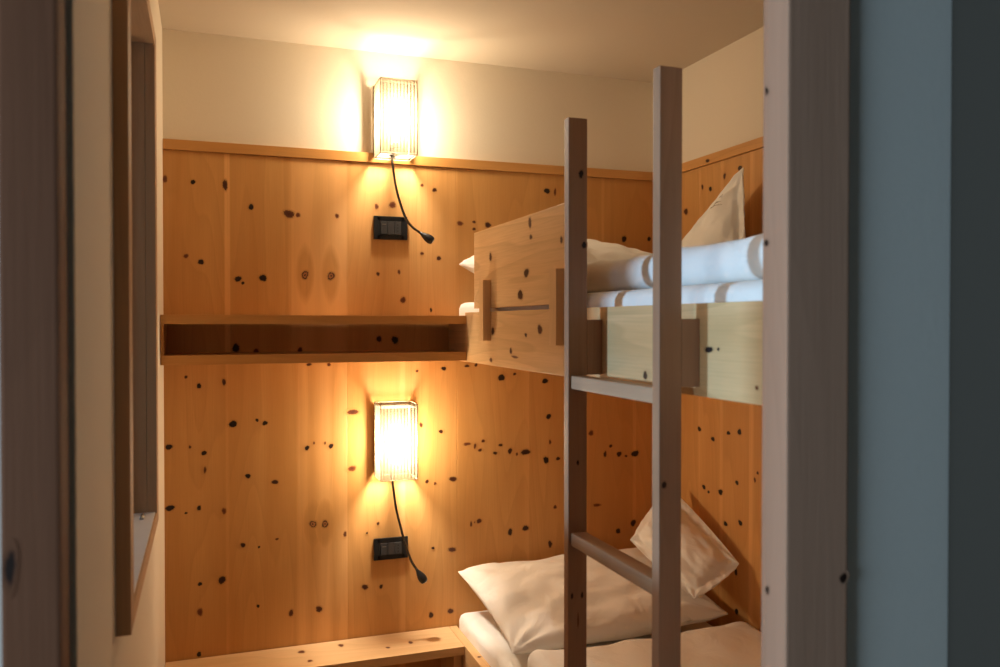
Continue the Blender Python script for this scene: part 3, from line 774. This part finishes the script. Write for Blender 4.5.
def make_lamp(z0, z1, neck, label):
    x0, x1, y0, y1 = 0.519, 0.637, 2.576, 2.684
    root = empty('wall_lamp', ((x0 + x1) / 2, YB - 0.002, (z0 + z1) / 2), label, 'lamp')
    # pleated fabric sleeve
    bm = bmesh.new()
    lay = bm.verts.layers.float_color.new('pleat')
    per = []
    def edge(ax, ay, bx, by, n):
        nx, ny = (by - ay), -(bx - ax)
        l = math.hypot(nx, ny); nx /= l; ny /= l
        for i in range(n):
            t = i / n
            ph = i % 4
            d = 0.0 if ph in (0,) else (0.0016 if ph == 1 else 0.0012 if ph == 2 else 0.0002)
            if i == 0: d = 0
            per.append((ax + (bx - ax) * t + nx * d, ay + (by - ay) * t + ny * d, 1.0 if ph == 0 else 0.15 if ph in (1, 3) else 0.0))
    edge(x0, y0, x1, y0, 44); edge(x1, y0, x1, y1, 36); edge(x1, y1, x0, y1, 44); edge(x0, y1, x0, y0, 36)
    rows = []
    for r_ in range(9):
        z = z0 + (z1 - z0) * r_ / 8
        row = []
        for (x, y, p) in per:
            v = bm.verts.new((x, y, z)); v[lay] = (p, p, p, 1); row.append(v)
        rows.append(row)
    for r_ in range(8):
        for i in range(len(per)):
            j = (i + 1) % len(per)
            bm.faces.new((rows[r_][i], rows[r_][j], rows[r_ + 1][j], rows[r_ + 1][i]))
    shade = obj('lamp_shade', bm, M['shade'], root)
    bm = new_bm()
    for (x, y) in ((x0, y0), (x1, y0)): tube(bm, [(x, y, z0), (x, y, z1)], 0.0013, 6)
    for z in (z0, z1):
        tube(bm, [(x0, y0, z), (x1, y0, z)], 0.0013, 6); tube(bm, [(x0, y1, z), (x1, y1, z)], 0.0013, 6)
        tube(bm, [(x0, y0, z), (x0, y1, z)], 0.0013, 6); tube(bm, [(x1, y0, z), (x1, y1, z)], 0.0013, 6)
    obj('shade_frame', bm, M['wire'], shade)
    cx, cy = (x0 + x1) / 2, (y0 + y1) / 2 - 0.004
    for z, key in ((z1 - 0.012, 'added_diffuser_top'), (z0 + 0.006, 'diffuser_bottom')):  # the top sheet is added to dim the light on the ceiling
        bm = new_bm()
        vs = [bm.verts.new(p) for p in ((x0 + 0.002, y0 + 0.002, z), (x1 - 0.002, y0 + 0.002, z), (x1 - 0.002, y1 - 0.001, z), (x0 + 0.002, y1 - 0.001, z))]
        bm.faces.new(vs)
        obj('diffuser', bm, M[key], shade)
    bm = new_bm()
    box(bm, x0 + 0.012, x1 - 0.012, 2.6875, YB - 0.001, z0 + 0.012, z1 - 0.014, 0.002)
    for xa in (x0 + 0.0035, x1 - 0.005): box(bm, xa, xa + 0.0015, 2.6875 - 0.017, 2.6995, z0 + 0.012, z1 - 0.014)  # side lips added to block bulb light from the wall close by
    obj('back_plate_baffle', bm, M['back_plate'], root)
    bm = new_bm()
    box(bm, cx - 0.006, cx + 0.006, cy, 2.6855, z0 + 0.032, z0 + 0.042)
    obj('bracket', bm, M['white_metal'], root)
    zb = z0 + 0.070
    bm = new_bm(); tube(bm, [(cx, cy, z0 + 0.030), (cx, cy, zb - 0.015)], 0.012, 16)
    obj('lamp_holder', bm, M['white_metal'], root)
    bm = new_bm()
    prof = [(0.010, -0.014), (0.013, 0.0), (0.015, 0.020), (0.0155, 0.050), (0.015, 0.080), (0.011, 0.094), (0.002, 0.100)]
    tube(bm, [(cx, cy, zb + h) for _, h in prof], [r for r, _ in prof], 16)
    bulb = obj('bulb', bm, M['bulb'], root)
    for dz in (0.008, 0.045, 0.082):          # the long bulb gives its light along its length
        ld = bpy.data.lights.new('bulb_light', 'POINT')
        ld.energy = LAMP_POWER / 3; ld.color = LAMP_COLOR; ld.shadow_soft_size = 0.016
        lo = bpy.data.objects.new('bulb_light', ld); COL.objects.link(lo)
        lo.parent = root; lo.location = Vector((cx, cy, zb + dz)) - world_loc(root)
    # flexible reading arm
    pts = bez(neck, 8)
    bm = new_bm(); tube(bm, pts, 0.0041, 12)
    tube(bm, [Vector(neck[0]) + Vector((0, 0, 0.042)), neck[0]], 0.006, 12)
    arm = obj('gooseneck', bm, M['cable'], root)
    a = pts[-1]; d = (pts[-1] - pts[-4]).normalized()
    bm = new_bm()
    hp = [(-0.004, 0.0036), (0.006, 0.0050), (0.016, 0.0095), (0.028, 0.0135), (0.038, 0.0145), (0.046, 0.0132), (0.050, 0.0110)]
    d2 = (d + Vector((0.0, -0.15, -0.05))).normalized()
    tube(bm, [a + d2 * h for h, _ in hp], [r for _, r in hp], 18)
    head = obj('reading_head', bm, M['black'], arm)
    bm = new_bm(); tube(bm, [a + d2 * 0.0502, a + d2 * 0.0525], [0.0092, 0.0080], 16)
    obj('lens', bm, M['lens'], head)
    return root

make_lamp(2.053, 2.287, [(0.566, 2.632, 2.056), (0.578, 2.626, 1.962), (0.594, 2.622, 1.899), (0.612, 2.620, 1.853), (0.632, 2.618, 1.828), (0.655, 2.616, 1.812)],
          'upper square lamp with a glowing cream pleated shade, near the ceiling above the shelf')
make_lamp(1.022, 1.262, [(0.566, 2.632, 1.022), (0.577, 2.626, 0.928), (0.593, 2.622, 0.857), (0.607, 2.620, 0.803), (0.626, 2.618, 0.750), (0.642, 2.616, 0.723)],
          'lower square lamp with a glowing cream pleated shade, below the shelf')

def make_socket(x0, x1, z0, z1, label):
    root = empty('wall_socket', ((x0 + x1) / 2, YB - 0.002, (z0 + z1) / 2), label, 'socket')
    bm = new_bm()
    y0, y1 = YB - 0.010, YB - 0.0006
    b = 0.016
    box(bm, x0, x0 + b + 0.006, y0, y1, z0, z1, 0.002); box(bm, x1 - b - 0.006, x1, y0, y1, z0, z1, 0.002)
    box(bm, x0 + 0.01, x1 - 0.01, y0, y1, z0, z0 + b, 0.002); box(bm, x0 + 0.01, x1 - 0.01, y0, y1, z1 - b, z1, 0.002)
    obj('cover_plate', bm, M['black'], root)
    xa, xb = x0 + b + 0.0062, x1 - b - 0.0062
    w = (xb - xa) / 3
    for i in range(3):
        bm = new_bm()
        box(bm, xa + i * w + 0.0004, xa + (i + 1) * w - 0.0004, y0 - 0.0025, y1, z0 + b + 0.0003, z1 - b - 0.0003, 0.0015)
        o = obj('module', bm, M['socket_grey'], root)
        if i == 0:
            bm = new_bm(); box(bm, xa + 0.005, xa + w - 0.005, y0 - 0.0032, y0 - 0.0026, z1 - b - 0.012, z1 - b - 0.010)
            obj('switch_mark', bm, M['steel'], o)
        elif i == 2:
            bm = new_bm()
            for dz in (-0.010, 0.0, 0.010): tube(bm, [(xa + 2.5 * w, y0 - 0.0030, (z0 + z1) / 2 + dz), (xa + 2.5 * w, y0 - 0.0026, (z0 + z1) / 2 + dz)], 0.0022, 10)
            obj('pin_hole', bm, M['hollow_dark'], o)
    return root
make_socket(0.520, 0.632, 1.794, 1.870, 'black wall socket below the upper lamp, above the shelf')
make_socket(0.518, 0.632, 0.741, 0.812, 'black wall socket below the lower lamp, above the bench')

# small grey print on the upper cushion: a roof-like peak over two lines of tiny letters
bm = new_bm()

GRID = [(i / 40, j / 40) for i in range(41) for j in range(41)]
PTS = [(s, t, fu(s, t, 1)) for s, t in GRID]
def surf_at(y, z):
    """Point of the cushion's front at a given depth and height."""
    s, t, p = min(PTS, key=lambda q: (q[2].y - y) ** 2 + (q[2].z - z) ** 2)
    for step in (0.0125, 0.006, 0.003, 0.0015):
        for _ in range(4):
            cand = [(s + i * step, t + j * step) for i in (-1, 0, 1) for j in (-1, 0, 1)]
            cand = [(min(1, max(0, a)), min(1, max(0, b_))) for a, b_ in cand]
            s, t = min(cand, key=lambda c: (fu(c[0], c[1], 1).y - y) ** 2 + (fu(c[0], c[1], 1).z - z) ** 2)
    return fu(s, t, 1) + Vector((-0.92, -0.25, 0.28)).normalized() * 0.0012
def stroke(path, w=0.0011):
    pts = []
    for (a, b_), (c, d) in zip(path, path[1:]):
        n = max(1, int(math.hypot(c - a, d - b_) / 0.008))
        pts += [surf_at(a + (c - a) * i / n, b_ + (d - b_) * i / n) for i in range(n)]
    pts.append(surf_at(*path[-1]))
    tube(bm, pts, w, 5)
TY, TZ = 2.172, 1.880     # left end of the upper line; reading runs towards the doorway
rnd = random.Random(4)
stroke([(TY - 0.040, TZ + 0.016), (TY - 0.050, TZ + 0.024), (TY - 0.060, TZ + 0.014)], 0.0007)
for row, ln in ((0, 0.062), (1, 0.074)):
    y = TY + (0.0 if row == 0 else 0.012)
    end = y - ln
    z = TZ - row * 0.010
    while y > end:
        w = rnd.uniform(0.003, 0.0055)
        h = rnd.choice((0.0035, 0.0035, 0.005))
        stroke([(y, z), (y, z + h), (y - w, z + h * 0.6), (y - w, z)], 0.00045)
        y -= w + 0.003
obj('printed_emblem', bm, M['print'], cu)
